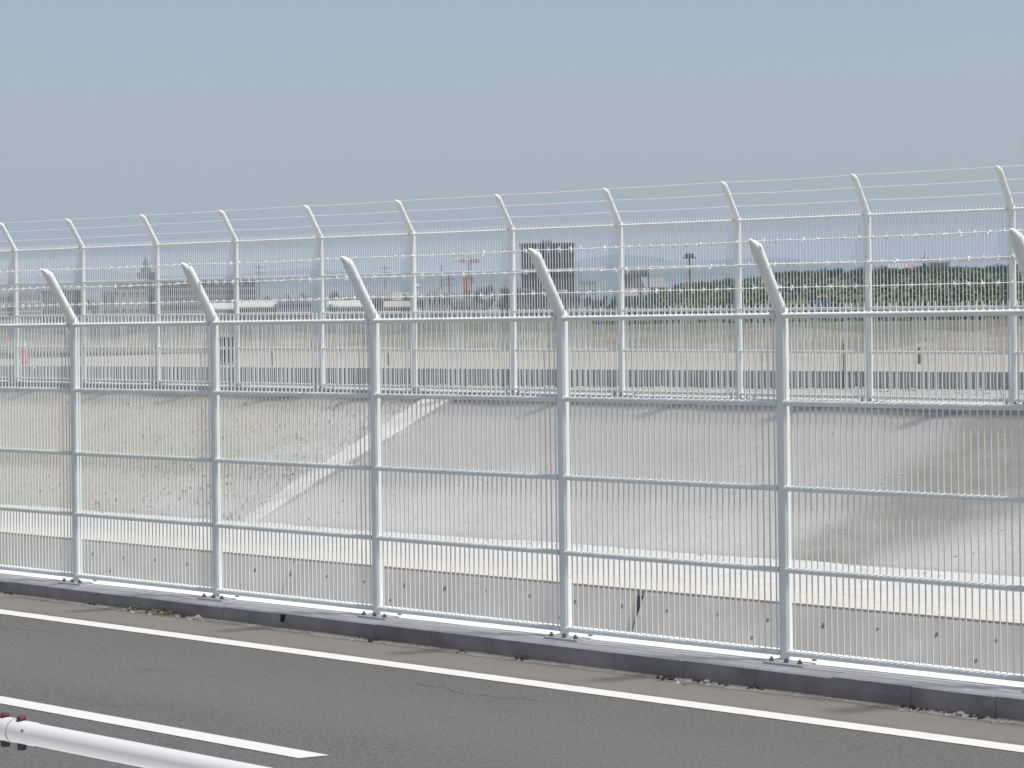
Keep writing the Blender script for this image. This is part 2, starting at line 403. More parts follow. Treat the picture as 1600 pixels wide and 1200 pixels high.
weep = MB(); nrm = Vector((0, -0.87, 0.49))
mbw = MB(); mbw.tube([(0, 0, 0), (0, -0.0065, 0.0037)], 0.021, 10)
wm = mbw.mesh('weep_hole', M['hole'])
x = -9.694 + 0.573 * 5; k = 0
while x > -40:
    d = 0.155 + R.uniform(-.012, .012)
    link('weep_hole', wm, cwall, loc=(x + R.uniform(-.02, .02), YF(x) - 16.7 - 0.569 * d, -d), scale=[R.uniform(0.5, 0.9)] * 3)
    if k % 4 == 1: link('weep_hole', wm, cwall, loc=(x - .12, YF(x) - 16.7 - 0.569 * 0.32, -0.32), scale=(.7, .7, .7))
    x -= 0.573; k += 1
# ledge: coping strip at the wall head, then the flat berm
strip('coping', fr(-60, 30, 3), lambda x: [(YF(x) - 0.006, ZL - 0.06), (YF(x) - 0.006, ZL + 0.002), (YF(x) + 0.62, ZL + 0.006)], M['coping'])
strip('canal_ledge', fr(-60, 30, 1.5), lambda x: [(YF(x) + 0.621, ZL - 0.02), (YF(x) + 0.625, ZL + 0.004), (YB(x) + 0.15, ZL + 0.035)], M['ledge'])
# slopes
YT, ZT = 23.65, 1.27
def sl(x, y):
    t_ = (y - YB(x)) / (YT - YB(x)); return (ZL + 0.03) + (ZT - ZL - 0.03) * t_ - 0.12 * t_ * (1 - t_)
def EX(y): return -21.62 - .78 * (y - 19.07) / 4.58      # right edge of the concrete edging, slightly off the fall line
def slope_prof(off, n=24, lim=None):
    return lambda x: [(YB(x) - .12, ZL - .12)] + [(YB(x) + (YT - YB(x)) * k / n, sl(x, YB(x) + (YT - YB(x)) * k / n) + off) for k in range(n + 1)]
strip('concrete_slope', fr(-22.75, 34, 0.3), slope_prof(0.0), M['slope'], smooth_=True, disp=0.05, dscale=0.8)
strip('stony_slope', fr(-66, -22.25, 0.25), slope_prof(0.0, 30), M['stony'], smooth_=True, disp=0.06, dscale=1.1)
mb = MB(); n = 24
y0_ = YB(-22) - .04
for k in range(n):
    r_ = []
    for j in (0, 1):
        y = y0_ + (YT - y0_) * (k + j) / n; wd = .33 + .22 * (k + j) / n + .03 * noise.noise(Vector(((k + j) * .9, 0, 0)))
        r_.append((y, sl(-22.2, y), EX(y) - wd, EX(y)))
    (ya, za, a0, a1), (yb_, zb, b0, b1) = r_
    ua, ub = min(1, k / 7), min(1, (k + 1) / 7)          # it runs out into the berm at its foot
    mb.add([(a0, ya, za + .085 * ua), (a1, ya, za + .075 * ua), (b1, yb_, zb + .075 * ub), (b0, yb_, zb + .085 * ub), (a0, ya, za - .2), (a1, ya, za - .2), (b1, yb_, zb - .2), (b0, yb_, zb - .2)],
           [(0, 1, 2, 3), (0, 4, 5, 1), (2, 6, 7, 3), (1, 5, 6, 2), (3, 7, 4, 0)])
mb.build('slope_edging', M['edging'], kind='structure')
rs = random.Random(3); mb = MB()
for _ in range(1900):
    x = -22.3 - abs(rs.gauss(0, 1)) ** 1.4 * 3.6; y = rs.uniform(YB(x), YT)
    if x < -36: continue
    x += EX(y) + 22.0
    z = sl(x, y) + 0.03 + 0.06 * noise.noise(Vector((x * 1.1, y * 1.1, 3.7)))
    mb.rock((x, y, z), rs.choice([.008, .010, .012, .014, .016, .024]), rs)
mb.build('slope_stones', M['slope_stone'], kind='stuff')
mb = MB()
for _ in range(900):
    x = rs.uniform(-21.8, -8); y = rs.uniform(YB(x), YT)
    mb.rock((x, y, sl(x, y) + .05 * noise.noise(Vector((x * .8, y * .8, 3.7)))), rs.choice([.006, .01, .014, .02]), rs)
for _ in range(500):
    x = rs.uniform(-32, -9); y = YB(x) + abs(rs.gauss(0, .12)) * -1 + 0.1
    mb.rock((x, y, ZL + 0.035), rs.choice([.006, .01, .014, .02]), rs)
mb.build('loose_stones', M['stone'], kind='stuff')

for nm, right in (('concrete_slope', True), ('stony_slope', False)):
    me = bpy.data.objects[nm].data; xe = min(v.co.x for v in me.vertices) if right else max(v.co.x for v in me.vertices)
    for v in me.vertices:
        d_ = abs(v.co.x - xe)
        if d_ < 3: v.co.x += (EX(max(v.co.y, 19)) - .12 - xe) * (1 - d_ / 3) ** 1.0 if right else (EX(max(v.co.y, 19)) - .20 - xe) * (1 - d_ / 3)
# far fence footing, gravel berm, low wall, sandy ground, dirt mound, plain
FZ = lambda x: 1.382 - 0.00265 * (max(min(x, 0), -46) + 33.55)
strip('far_footing', fr(-80, 40, 4), lambda x: [(23.63, ZT - 0.25), (23.63, FZ(x) - .01), (23.65, FZ(x)), (24.16, FZ(x)), (24.18, FZ(x) - .2)], M['canal_wall'])
WY = lambda x: 25.5 + (x + 34.34) * (1.6 / 18.2)
WB = lambda x: 1.285 + (max(min(x, 0), -40) + 34.3) * 0.0038
strip('gravel_berm', fr(-44, 20, 1.0), lambda x: [(24.17, FZ(x) - 0.06), (24.5, WB(x) + 0.02), (WY(x) + 0.1, WB(x))], M['gravel'], disp=0.03, dscale=1.5, sub=4, smooth_=True)
lw = thing('low_wall', 'low weathered grey concrete wall running behind the far fence', 'wall', (-18, 24, 1.3), 0)
P = 5.0; x = -44.0
while x < 18:
    a, b = x + .008, x + P - .008; mb = MB()
    vs = []
    for X in (a, b):
        y0 = WY(X) - 24
        vs += [(X + 18, y0, -.25), (X + 18, y0, 1.60 - 1.3), (X + 18, y0 + .22, 1.60 - 1.3), (X + 18, y0 + .22, -.25)]
    mb.add(vs, [(0, 1, 2, 3), (7, 6, 5, 4), (0, 4, 5, 1), (1, 5, 6, 2), (2, 6, 7, 3)])
    mb.build('wall_panel', M['low_wall'], lw)
    x += P
rs = random.Random(11); mb = MB()
for _ in range(1500):
    x = rs.uniform(-38, -10); y = 24.2 + rs.random() ** .7 * (WY(x) - 24.3)
    mb.rock((x, y, WB(x) + .015), rs.choice([.012, .02, .03, .04]), rs)
mb.build('berm_stones', M['stone'], kind='stuff')
SG = 1.555
def mound_y(x): return 40.0 + (max(min(x, 10), -80) + 36) * .095 + 1.2 * noise.noise(Vector((x * 0.12, 9, 0)))
def mound_h(x, y):
    # crest height varies along the heap; local dips where it has been dug
    c = 1.93 + 0.22 * noise.noise(Vector((x * 0.26, 0, 1.0))) + 0.17 * noise.noise(Vector((x * 0.62, 4, 1.0)))
    t_ = (y - mound_y(x)) / 4.2
    if t_ <= 0: return SG
    if t_ < 1: return SG + (c - SG) * (t_ * t_ * (3 - 2 * t_)) + 0.05 * noise.noise(Vector((x * 1.6, y * 1.6, 5))) * min(1, 4 * t_)
    k = min(1, (t_ - 1) / 1.3)
    return c + (1.40 - c) * (k * k * (3 - 2 * k)) + 0.04 * noise.noise(Vector((x * 1.6, y * 1.6, 5)))
strip('sandy_ground', fr(-44, 16, 2), lambda x: [(WY(x) + .215, 1.50), (WY(x) + .23, SG - .006), (mound_y(x) + .6, SG - .004)], M['sand'], sub=1)
strip('dirt_mound', fr(-70, 16, 0.35), lambda x: [(mound_y(x) - 1 + 0.33 * k, mound_h(x, mound_y(x) - 1 + .33 * k) + (0.004 if k else -.03)) for k in range(36)], M['soil'], smooth_=True)
# plain: one sheet to the horizon, then ground on the camera side
def sheet(name, x0, x1, y0, y1, z, m, n=1):
    mb = MB()
    mb.add([(x0, y0, z), (x1, y0, z), (x1, y1, z), (x0, y1, z)], [(0, 1, 2, 3)]); return mb.build(name, m, kind='structure')
PZ = 1.44
sheet('ground', -3600, 3600, 41.5, 3600, PZ, M['plain'])
sheet('canal_ground', -3600, 3600, -3600, 41.5, -2.6, M['bed'])
strip('walkway', fr(-200, 200, 40), lambda x: [(3.97, -0.05), (3.95, .97), (3.9, 1.0), (-4.0, 1.0)], M['footing'])
strip('verge', fr(-200, 200, 40), lambda x: [(-4.01, .99), (-60, .95)], M['plain'])

# ------------------------------------------------------------------ fences
HJ, ARM_Y, ARM_Z, PR, RR, BR = 2.352, -0.32, 0.493, 0.0445, 0.0198, 0.0059
PANEL = -0.033                                   # rails and bars sit a little in front of the post axis
RAILS = (0.055, 0.614, 1.165, 1.740, 2.330)
mb = MB(); mb.tube([(0, 0, 0), (0, 0, HJ - .02), (0, -.004, HJ + .012)], PR, 20); ME_POST = mb.mesh('post', M['white'], True)
av = Vector((0, ARM_Y, ARM_Z)); al = av.length; ad = av.normalized()
mb = MB(); mb.tube([Vector((0, .002, HJ - .012)), Vector((0, 0, HJ)) + ad * (al - .085)], PR * .94, 20); ME_ARM = mb.mesh('arm', M['white'], True)
mb = MB(); e = Vector((0, 0, HJ)) + ad * (al - .085)
lo = Vector((0, -.838, -.546))                   # the tip is cut on the slant: its point is on the low front side
mb.tube([e - ad * .002, e + ad * .004, e + ad * .018 + lo * .002, e + ad * .06 + lo * (PR * .36), e + ad * .098 + lo * (PR * .74)], [PR * .94, PR * .94, PR * .89, PR * .56, PR * .18], 20); ME_CAP = mb.mesh('end_cap', M['white'], True)
mb = MB(); mb.tube([(0, .003, HJ - .022), (0, -.002, HJ + .002), (0, -.006, HJ + .016)], [PR * 1.01, PR * 1.05, PR * 1.0], 20); ME_COL = mb.mesh('weld_collar', M['white'], True)
mb = MB(); mb.box(-.07, .25, -.17, .08, 0.0, .010); ME_PLATE = mb.mesh('base_plate', M['footing'])
mb = MB(); mb.tube([(0, 0, 0), (0, 0, .016)], .018, 6); mb.tube([(0, 0, .016), (0, 0, .030)], .009, 8); ME_BOLT = mb.mesh('anchor_bolt', M['bolt'])
mb = MB(); mb.tube([(0, 0, 0), (1, 0, 0)], RR, 12); ME_RAIL = mb.mesh('rail', M['white'], True)
mb = MB(); mb.tube([(0, 0, .040), (0, 0, 2.380), (0.001, 0, 2.398), (0.002, 0, 2.410)], [BR, BR, BR * .8, BR * .3], 6); ME_BAR = mb.mesh('bar', M['white'], True)

def strand_mesh(x0, x1, posts, y, zf, seed, sag, bs=1.0):
    rs = random.Random(seed); wire = MB(); barbs = MB(); pts = []
    px = sorted(posts); 
    def zz(x):
        for a, b in zip(px[:-1], px[1:]):
            if a <= x <= b:
                t_ = (x - a) / (b - a); return zf(x) - sag * 4 * t_ * (1 - t_) * (0.6 + 0.8 * noise.noise(Vector((a, y, seed))))
        return zf(x)
    x = x0
    while x <= x1: pts.append(Vector((x, y + .003 * rs.uniform(-1, 1), zz(x) + .002 * rs.uniform(-1, 1)))); x += 0.25
    wire.tube(pts, .0030 if bs == 1.0 else .0042, 4, False)
    x = x0 + rs.uniform(0, .1)
    while x < x1:
        c = Vector((x, y, zz(x))); ph = rs.uniform(0, 3.14)
        barbs.tube([c - Vector((.009, 0, 0)), c + Vector((.009, 0, 0))], .0075 * bs, 5, True)
        for s_ in (0, 1):
            a = ph + s_ * 1.4; d = Vector((rs.uniform(-.5, .5), math.cos(a), math.sin(a))).normalized() * rs.uniform(.019, .026) * bs
            barbs.tube([c - d, c + d], .0036 * bs, 3, False)
        x += 0.105 + rs.uniform(-.006, .006)
    return wire, barbs
def fence(label, X0, Y, zf, ks, offs, single, seed):
    'posts ks along x; the bays in single get every bar as an object, the rest of the bars are one part'
    px = {k: X0 + 2 * k + offs.get(k, 0) for k in ks}
    root = thing('security_fence', label, 'fence', (px[ks[0]], Y, zf(px[ks[0]])))
    o0 = root.location.copy()
    rs = random.Random(seed); rest = MB()
    for k in ks:
        p = link('post', ME_POST, root, loc=Vector((px[k], Y, zf(px[k]))) - o0)
        for nm, me in (('arm', ME_ARM), ('end_cap', ME_CAP), ('weld_collar', ME_COL), ('base_plate', ME_PLATE)): link(nm, me, p)
        for bx, by in ((-.03, -.13), (.09, -.13), (.20, -.13), (.20, .04)): link('anchor_bolt', ME_BOLT, p, loc=(bx, by, .010))
    for a, b in zip(ks[:-1], ks[1:]):
        xa, xb = px[a] + PR * .7, px[b] - PR * .7
        for h in RAILS:
            za, zb = zf(px[a]) + h, zf(px[b]) + h
            link('rail', ME_RAIL, root, loc=Vector((xa, Y + PANEL, za)) - o0, rot=(0, -math.atan2(zb - za, xb - xa), 0), scale=(xb - xa, 1, 1))
        for i in range(1, 40):
            x = px[a] + (px[b] - px[a]) * i / 40 + rs.uniform(-.0025, .0025)
            loc = Vector((x, Y + PANEL + rs.uniform(-.001, .001), zf(x))) - o0
            if a in single: link('bar', ME_BAR, root, loc=loc, rot=(rs.uniform(-.0012, .0012), rs.uniform(-.0012, .0012), 0))
            else: rest.add([Vector(v.co) + loc for v in ME_BAR.vertices], [tuple(p_.vertices) for p_ in ME_BAR.polygons])
    if rest.v: rest.build('bars', M['white'], root, True, 'stuff')
    for s_, fct in enumerate((.27, .59, .90)):
        wire, barbs = strand_mesh(px[ks[0]], px[ks[-1]], list(px.values()), Y + ARM_Y * fct - .0, lambda x: zf(x) + HJ + ARM_Z * fct + PR * .75, seed * 10 + s_, .012, 1.0 if seed == 1 else .6)
        wv = [Vector(v) - o0 for v in wire.v]; wire.v = wv
        barbs.v = [Vector(v) - o0 for v in barbs.v]
        wo = wire.build('barbed_wire', M['galv'], root)
        barbs.build('barbs', M['galv'], wo, kind='stuff')
    return root
NEAR_OFF = {k: .114 - .048 * k + (.010 if k == 4 else -.012 if k == 2 else 0) for k in range(-4, 10)}
FAR_OFF = {1: -.031, 9: .013, 10: .042}
fence('white steel fence in front, beside the road, with barbed wire on angled arms', -16.72, 12.454, KZ, list(range(-4, 10)), NEAR_OFF, set(range(-1, 6)), 1)
fence('white steel fence farther back, across the canal at the top of the slope', -33.525, 23.863, FZ, list(range(-4, 17)), FAR_OFF, set(range(3, 10)), 2)

# ------------------------------------------------------------------ guard pipe in the near left corner
gp = thing('guard_pipe', 'white tubular guard rail with a bolted joint in the near left corner', 'guard rail', (-5.0, 3.5, 1.0))
g0 = Vector((-5.0, 3.5, 1.0)); PY, PZC = 3.5, EYE - 1.0925
for name, a, b in (('pipe', -4.945, -1.6), ('pipe', -9.0, -4.948)):
    mb = MB(); mb.tube([Vector((a, PY, PZC)) - g0, Vector((b, PY, PZC)) - g0], .0290, 28); mb.build(name, M['pipe'], gp, True)
mb = MB(); mb.tube([Vector((-4.944, PY, PZC)) - g0, Vector((-4.86, PY, PZC)) - g0, Vector((-4.853, PY, PZC)) - g0], [.0306, .0306, .0293], 28); mb.build('sleeve', M['pipe'], gp, True)
mb = MB(); mb.tube([Vector((-5.12, PY, PZC)) - g0, Vector((-5.1135, PY, PZC)) - g0, Vector((-4.948, PY, PZC)) - g0], [.0293, .0318, .0318], 28); mb.build('sleeve', M['pipe'], gp, True)
for bx in (-4.918, -4.992):
    mb = MB(); mb.tube([Vector((bx, PY, PZC + .026)) - g0, Vector((bx, PY, PZC + .038)) - g0, Vector((bx, PY, PZC + .042)) - g0], [.0125, .0125, .008], 12); mb.build('bolt', M['red_cap'], gp, True)
    mb = MB(); mb.tube([Vector((bx, PY, PZC - .028)) - g0, Vector((bx, PY, PZC - .047)) - g0], .0125, 8); mb.build('nut', M['black_cap'], gp)
mb = MB(); mb.tube([Vector((-4.873, PY - .0293, PZC + .012)) - g0, Vector((-4.873, PY - .0318, PZC + .0135)) - g0], .004, 8); mb.build('screw', M['bolt'], gp)
for x in (-2.2, -8.2):
    mb = MB(); mb.tube([Vector((x, PY, 1.0)) - g0, Vector((x, PY, PZC + .05)) - g0], .038, 16); mb.build('post', M['pipe'], gp, True)

# ------------------------------------------------------------------ kerbside litter
rs = random.Random(21); mb = MB()
def litter(xc, n, spread, big):
    for _ in range(n):
        x = xc + rs.gauss(0, spread); y = 12.095 - abs(rs.gauss(0, .05))
        mb.rock((x, y, .004), rs.choice([.004, .006, .009, big * .6, big]), rs)
for px_, n, sp, bg_ in ((40, 30, .5, .012), (180, 40, .4, .014), (260, 90, .35, .018), (330, 40, .3, .014), (500, 40, .3, .014), (560, 60, .25, .014), (790, 30, .2, .012), (1060, 30, .2, .012), (1110, 50, .12, .02), (1300, 25, .4, .01), (1500, 60, .2, .018), (1580, 30, .2, .012)):
    litter(at_z(px_, 926 + .121 * px_, 0.0).x, n, sp, bg_)
for _ in range(700):
    mb.rock((rs.uniform(-19, -6), 12.10 - abs(rs.gauss(0, .03)), .002), rs.choice([.003, .004, .006]), rs)
mb.build('kerb_grit', M['stone'], kind='stuff')
# dust and silt heaped unevenly in the gutter, with dark lumps added in place of black shadow blobs
strip('gutter_silt', fr(-20, -5, .05), lambda x: [(12.12, .012 + .02 * max(0, noise.noise(Vector((x * 1.1, 2, 0))) + .35 * noise.noise(Vector((x * 5, 2, 0))))), (12.10 - .05 * max(0, noise.noise(Vector((x * 1.7, 5, 0))) + .3), .010), (12.065 - .10 * max(0.05, noise.noise(Vector((x * 1.3, 8, 0))) + .25 + .3 * noise.noise(Vector((x * 6, 8, 0)))), .0015)], M['silt'], 'stuff', True)
mb = MB()
for px_ in (20, 150, 225, 300, 590, 600, 745, 830, 1062, 1070, 1118, 1155, 1210, 1455, 1462, 1508, 1560):
    x = at_z(px_, 926 + .121 * px_, 0.0).x
    for _ in range(14): mb.rock((x + rs.gauss(0, .045), 12.095 - abs(rs.gauss(0, .022)), .008), rs.choice([.006, .01, .016, .022]), rs)
mb.build('shadow_blobs', M['shadow_blob'], kind='stuff')
for nm, px_, py_, r_, lab in (('stone', 339, 961, .032, 'pale lump of stone by the kerb beside the yellow weeds'), ('stone', 1512, 1113, .026, 'pale stone against the kerb at the far right of the road'),
                            ('stone', 1112, 1064, .024, 'small stone by the kerb between the fourth and fifth front posts')):
    p = at_z(px_, py_, .012); bm = bmesh.new(); bmesh.ops.create_icosphere(bm, subdivisions=2, radius=r_)
    for v in bm.verts: v.co *= 1 + .35 * noise.noise(v.co * 40 + Vector((px_, 0, 0))); v.co.z *= .75
    me = bpy.data.meshes.new(nm); bm.to_mesh(me); bm.free(); me.materials.append(M['stone'])
    tag(link(nm, me, loc=(p.x, min(p.y, 12.07), .012)), lab, 'stone')
def leafy(n, rx, rz, size, rs, m):
    mb = MB()
    for _ in range(n):
        a = rs.uniform(0, 6.28); q = rs.random() ** .5 * rx; c = Vector((math.cos(a) * q, math.sin(a) * q * .6, rs.random() * rz))
        d = Vector((rs.uniform(-1, 1), rs.uniform(-1, 1), rs.uniform(0, 1))).normalized() * size; e_ = d.cross(Vector((rs.uniform(-1, 1), rs.uniform(-1, 1), rs.uniform(-1, 1)))).normalized() * size * .35
        mb.add([c - d * .5, c + e_, c + d * .7, c - e_], [(0, 1, 2, 3)])
    mb.tube([(-rx * .7, 0, .002), (0, .01, .006), (rx * .7, 0, .002)], .003, 4)      # runner stem
    return mb.mesh('weed', m)
for px_, py_, s_, lab in ((268, 955, 1.0, 'low yellow green weed growing at the kerb foot, largest clump'), (290, 957, .8, 'smaller yellow green weed right of the largest weed clump'), (235, 951, .5, 'sparse dry weed left of the largest weed clump')):
    p = at_z(px_, py_, 0.0)
    tag(link('weed', leafy(int(46 * s_), .15 * s_, .04, .028, rs, M['weed']), loc=(p.x, min(p.y, 12.07), 0.004)), lab, 'weed', 'weeds at the kerb')
# drain slot in the kerb face
mb = MB(); mb.box(-.022, .022, -.006, .006, -.03, .03)
mb.build('drain_hole', M['dark'], kerb, loc=(-13.46, 12.111, .085))

# ------------------------------------------------------------------ small things beyond the far fence
wood = plain('weathered_wood', (0.13, 0.085, 0.06), .85)
def stake(px, py, z, h, w_, lab):
    p = at_z(px, py, z); mb = MB()
    mb.tube([(0, 0, -.1), (0, 0, h * .93), (.004, 0, h)], [w_, w_, w_ * .3], 6)
    tag(mb.build('wooden_stake', wood, loc=(p.x, p.y, z)), lab, 'stake', 'stakes beyond the far fence')
stake(425, 592, 1.30, .52, .018, 'thin dark stake standing before the low wall, left of centre')
stake(1314, 607, 1.36, .69, .02, 'thick dark stake, left one of the close pair at right')
stake(1320, 607, 1.36, .68, .022, 'thick dark stake, right one of the close pair at right')
stake(488, 547, SG, .30, .03, 'short dark stake on the sand at the mound foot, left of centre')
stake(608, 571, SG, .24, .026, 'short dark stake just behind the low wall near the third front post')
stake(1437, 568, SG, .28, .03, 'short dark stake behind the low wall at far right')
# red marker
p = at_z(38, 573, SG)
t_ = thing('marker_post', 'red barrel marker with a white pointed top at far left', 'marker post', p)
mb = MB(); mb.tube([(0, 0, 0), (0, 0, .02), (0, 0, .33), (0, 0, .345)], [.085, .09, .09, .08], 16); mb.build('barrel', plain('faded_red_plastic', (.52, .10, .12), .5), t_, True)
mb = MB(); mb.tube([(0, 0, .346), (0, 0, .38), (0, 0, .54), (0, 0, .56)], [.06, .055, .018, .01], 14); mb.build('cone_top', M['pipe'], t_, True)
rs = random.Random(5); mb = MB()
for _ in range(160):
    q = p + Vector((rs.gauss(.35, .45), rs.gauss(-.2, .25), 0)); mb.rock((q.x, q.y, SG), rs.choice([.02, .03, .05, .07]), rs)
mb.build('rubble', M['stone'], kind='stuff')
p = at_z(353, 570, SG)
t_ = thing('control_cabinet', 'narrow dark green cabinet behind the low wall beside the second front post', 'cabinet', p, .3)
gm = plain('dark_green_steel', (.03, .045, .035), .5)
mb = MB(); mb.box(-.11, .11, -.09, .09, .05, .50); mb.build('body', gm, t_)
mb = MB(); mb.box(-.125, .125, -.105, .105, .503, .53); mb.build('roof', gm, t_)
mb = MB(); mb.box(-.12, .12, -.1, .1, -.02, .047); mb.build('plinth', M['low_wall'], t_)
mb = MB(); mb.box(-.10, .10, -.1, -.092, .07, .48); mb.build('door', gm, t_)
p = at_d(104, 523, 47); mb = MB(); mb.tube([(0, 0, -.3), (0, 0, .0)], .02, 6); mb.box(-.09, .09, -.06, .06, .0, .11)
tag(mb.build('white_marker', M['pipe'], loc=p), 'small white box on a peg at the crest of the earth mound', 'marker')
p = at_d(1545, 500, 40)
t_ = thing('notice_board', 'small yellow notice on a peg above the earth mound at far right', 'sign', p)
mb = MB(); mb.box(-.09, .09, -.01, .01, -.02, .06); mb.build('board', plain('yellow_board', (.62, .58, .22), .6), t_)
mb = MB(); mb.tube([(0, .02, -.6), (0, .02, .04)], .016, 6); mb.build('peg', wood, t_)

# ------------------------------------------------------------------ buildings on the plain
def face_cam(p): return math.atan2(p.y, p.x) - math.pi / 2        # yaw so that the local -y side looks at the camera
def bmat(c): 
    k = tuple(round(x, 3) for x in c)
    if k not in BM: BM[k] = mottled('render_wall_%d' % len(BM), tuple(x * .88 for x in c), tuple(min(1, x * 1.08) for x in c), .6, .9, None, obj=True)
    return BM[k]
BM = {}
def building(name, label, px0, px1, pyt, D, depth, col, floors, cols, roof='flat', roofc=(.2, .2, .21), turn=0.0, wfill=.6, hfill=.5, group=None, cat='building', winc=None, base=None, bands=False):
    a, b = at_d(px0, pyt, D), at_d(px1, pyt, D); c = (a + b) / 2; W = (Vector((b.x - a.x, b.y - a.y))).length; z0 = PZ if base is None else base
    H = c.z - z0
    t_ = thing(name, label, cat, (c.x, c.y, z0), face_cam(c) + turn, group)
    wm = bmat(col)
    eh = H if roof == 'flat' else H * .72
    mb = MB(); mb.box(-W/2, W/2, 0, depth, -.4, eh); mb.build('wall', wm, t_)
    if roof == 'flat':
        mb = MB()
        for (x0, x1, y0, y1) in ((-W/2 - .15, W/2 + .15, -.15, .15), (-W/2 - .15, W/2 + .15, depth - .15, depth + .15), (-W/2 - .15, -W/2 + .15, .152, depth - .152), (W/2 - .15, W/2 + .15, .152, depth - .152)):
            mb.box(x0, x1, y0, y1, eh + .002, eh + .5)
        mb.build('parapet', bmat(tuple(x * .9 for x in col)), t_)
        mb = MB(); mb.box(-W * .12, W * .1, depth * .4, depth * .7, eh + .003, eh + 1.1); mb.build('roof_plant', bmat((.42, .42, .43)), t_)
    elif roof == 'gable':
        mb = MB(); o_ = .5
        mb.add([(-W/2 - o_, -o_, eh - .1), (W/2 + o_, -o_, eh - .1), (W/2 + o_, depth/2, H), (-W/2 - o_, depth/2, H), (-W/2 - o_, depth + o_, eh - .1), (W/2 + o_, depth + o_, eh - .1),
                (-W/2 - o_, -o_, eh - .3), (W/2 + o_, -o_, eh - .3), (W/2 + o_, depth + o_, eh - .3), (-W/2 - o_, depth + o_, eh - .3)],
               [(0, 1, 2, 3), (3, 2, 5, 4), (0, 6, 7, 1), (4, 5, 8, 9), (0, 3, 4, 9, 6), (1, 7, 8, 5, 2), (6, 9, 8, 7)])
        mb.build('roof', bmat(roofc), t_)
    fm = bmat(tuple(min(.8, x * 1.15) for x in col)); gl = M['glass'] if winc is None else bmat(winc)
    if floors and cols:
        fh = eh / floors; cw = W / cols; ww, hh = cw * wfill, fh * hfill
        mf = MB(); r_ = min(.09, ww * .08)
        mf.box(-ww/2 - r_, ww/2 + r_, -.07, -.01, hh/2, hh/2 + r_); mf.box(-ww/2 - r_, ww/2 + r_, -.07, -.01, -hh/2 - r_, -hh/2)
        mf.box(-ww/2 - r_, -ww/2 - .001, -.07, -.01, -hh/2 + .001, hh/2 - .001); mf.box(ww/2 + .001, ww/2 + r_, -.07, -.01, -hh/2 + .001, hh/2 - .001)
        mef = mf.mesh('window', fm)
        mg = MB(); mg.box(-ww/2, ww/2, -.03, -.012, -hh/2, hh/2); meg = mg.mesh('pane', gl)
        for i in range(floors):
            for j in range(cols):
                wo = link('window', mef, t_, loc=(-W/2 + cw * (j + .5), 0, fh * (i + .52))); link('pane', meg, wo)
            if bands:
                mbb = MB(); mbb.box(-W/2 - .25, W/2 + .25, -.5, -.08, fh * i - .001, fh * i + fh * .2); mbb.build('balcony', bmat(tuple(min(.8, x * 1.35) for x in col)), t_)
    return t_, W, H, depth
B = building
B('office_block', 'tall dark grey office block, tallest building on the skyline', 813, 897, 384, 340, 10, (.036, .038, .045), 7, 6, wfill=.86, hfill=.52, turn=.0, winc=(.075, .082, .095))
B('annex_building', 'low grey annex at the left foot of the dark office block', 782, 834, 455, 320, 8, (.20, .20, .215), 2, 5)
B('annex_building', 'low pale grey annex at the right foot of the dark office block', 850, 908, 462, 315, 8, (.27, .27, .275), 2, 6)
B('apartment_block', 'pale grey apartment block at the far left edge of the skyline', -8, 24, 463, 380, 9, (.34, .35, .36), 3, 4, bands=True)
B('apartment_block', 'pinkish grey apartment block left of the dark brown building', 29, 64, 459, 385, 9, (.36, .33, .34), 3, 5, bands=True)
B('brown_building', 'dark brown block behind the first front post', 66, 128, 458, 350, 9, (.05, .046, .048), 3, 5, winc=(.12, .105, .11))
B('grey_house', 'small grey house with stepped top left of the beige hall', 160, 180, 458, 400, 7, (.26, .255, .265), 2, 2)
B('beige_hall', 'large beige hall with a dark flat roof edge', 178, 230, 446, 430, 14, (.40, .375, .35), 2, 5, hfill=.2)
t_, W_, H_, D_ = B('spired_building', 'grey building crowned by a dark pointed spire', 215, 246, 428, 560, 10, (.20, .20, .215), 4, 4)
mb = MB(); mb.tube([(-.5, 4, H_ + .5), (-.5, 4, H_ + 2.0), (-.5, 4, H_ + 5.5)], [1.7, 1.4, .06], 4); mb.build('spire', bmat((.10, .105, .125)), t_)
B('long_building', 'long grey multi storey building with pale floor bands', 250, 400, 441, 420, 16, (.23, .23, .235), 5, 14, wfill=.8, hfill=.55, bands=True)
B('white_shed', 'long white low shed before the long grey building', 326, 366, 473, 250, 9, (.50, .49, .47), 1, 5, 'gable', (.48, .475, .46), hfill=.3)
B('white_shed', 'cream low shed right of the long grey building', 373, 432, 469, 255, 9, (.46, .44, .41), 1, 6, 'gable', (.47, .46, .43), hfill=.35)
B('striped_shed', 'low lilac grey shed with a row of windows between two cream sheds', 433, 486, 471, 250, 8, (.42, .40, .45), 2, 8, wfill=.8, hfill=.4)
B('cream_shed', 'low cream shed with a pitched roof near the third front post', 517, 572, 469, 260, 9, (.44, .43, .39), 1, 5, 'gable', (.46, .455, .42), hfill=.35)
B('grey_house', 'grey house with a dark gable roof behind the third front post', 576, 612, 452, 300, 8, (.31, .29, .30), 2, 3, 'gable', (.15, .145, .155), turn=.25)
B('grey_house', 'pale house with a grey gable roof right of the third front post', 610, 645, 456, 310, 8, (.38, .36, .36), 2, 3, 'gable', (.26, .255, .27), turn=-.2)
B('row_house', 'low pale house in front of the two gabled houses', 604, 640, 470, 265, 8, (.40, .37, .35), 1, 4, 'gable', (.33, .30, .28))
B('lilac_building', 'low lilac white building left of the red crane', 668, 712, 463, 280, 10, (.42, .41, .46), 2, 6, wfill=.7)
B('lilac_building', 'lower lilac building with a dark doorway below the red crane', 705, 738, 472, 262, 9, (.38, .36, .41), 1, 3, wfill=.6, hfill=.5)
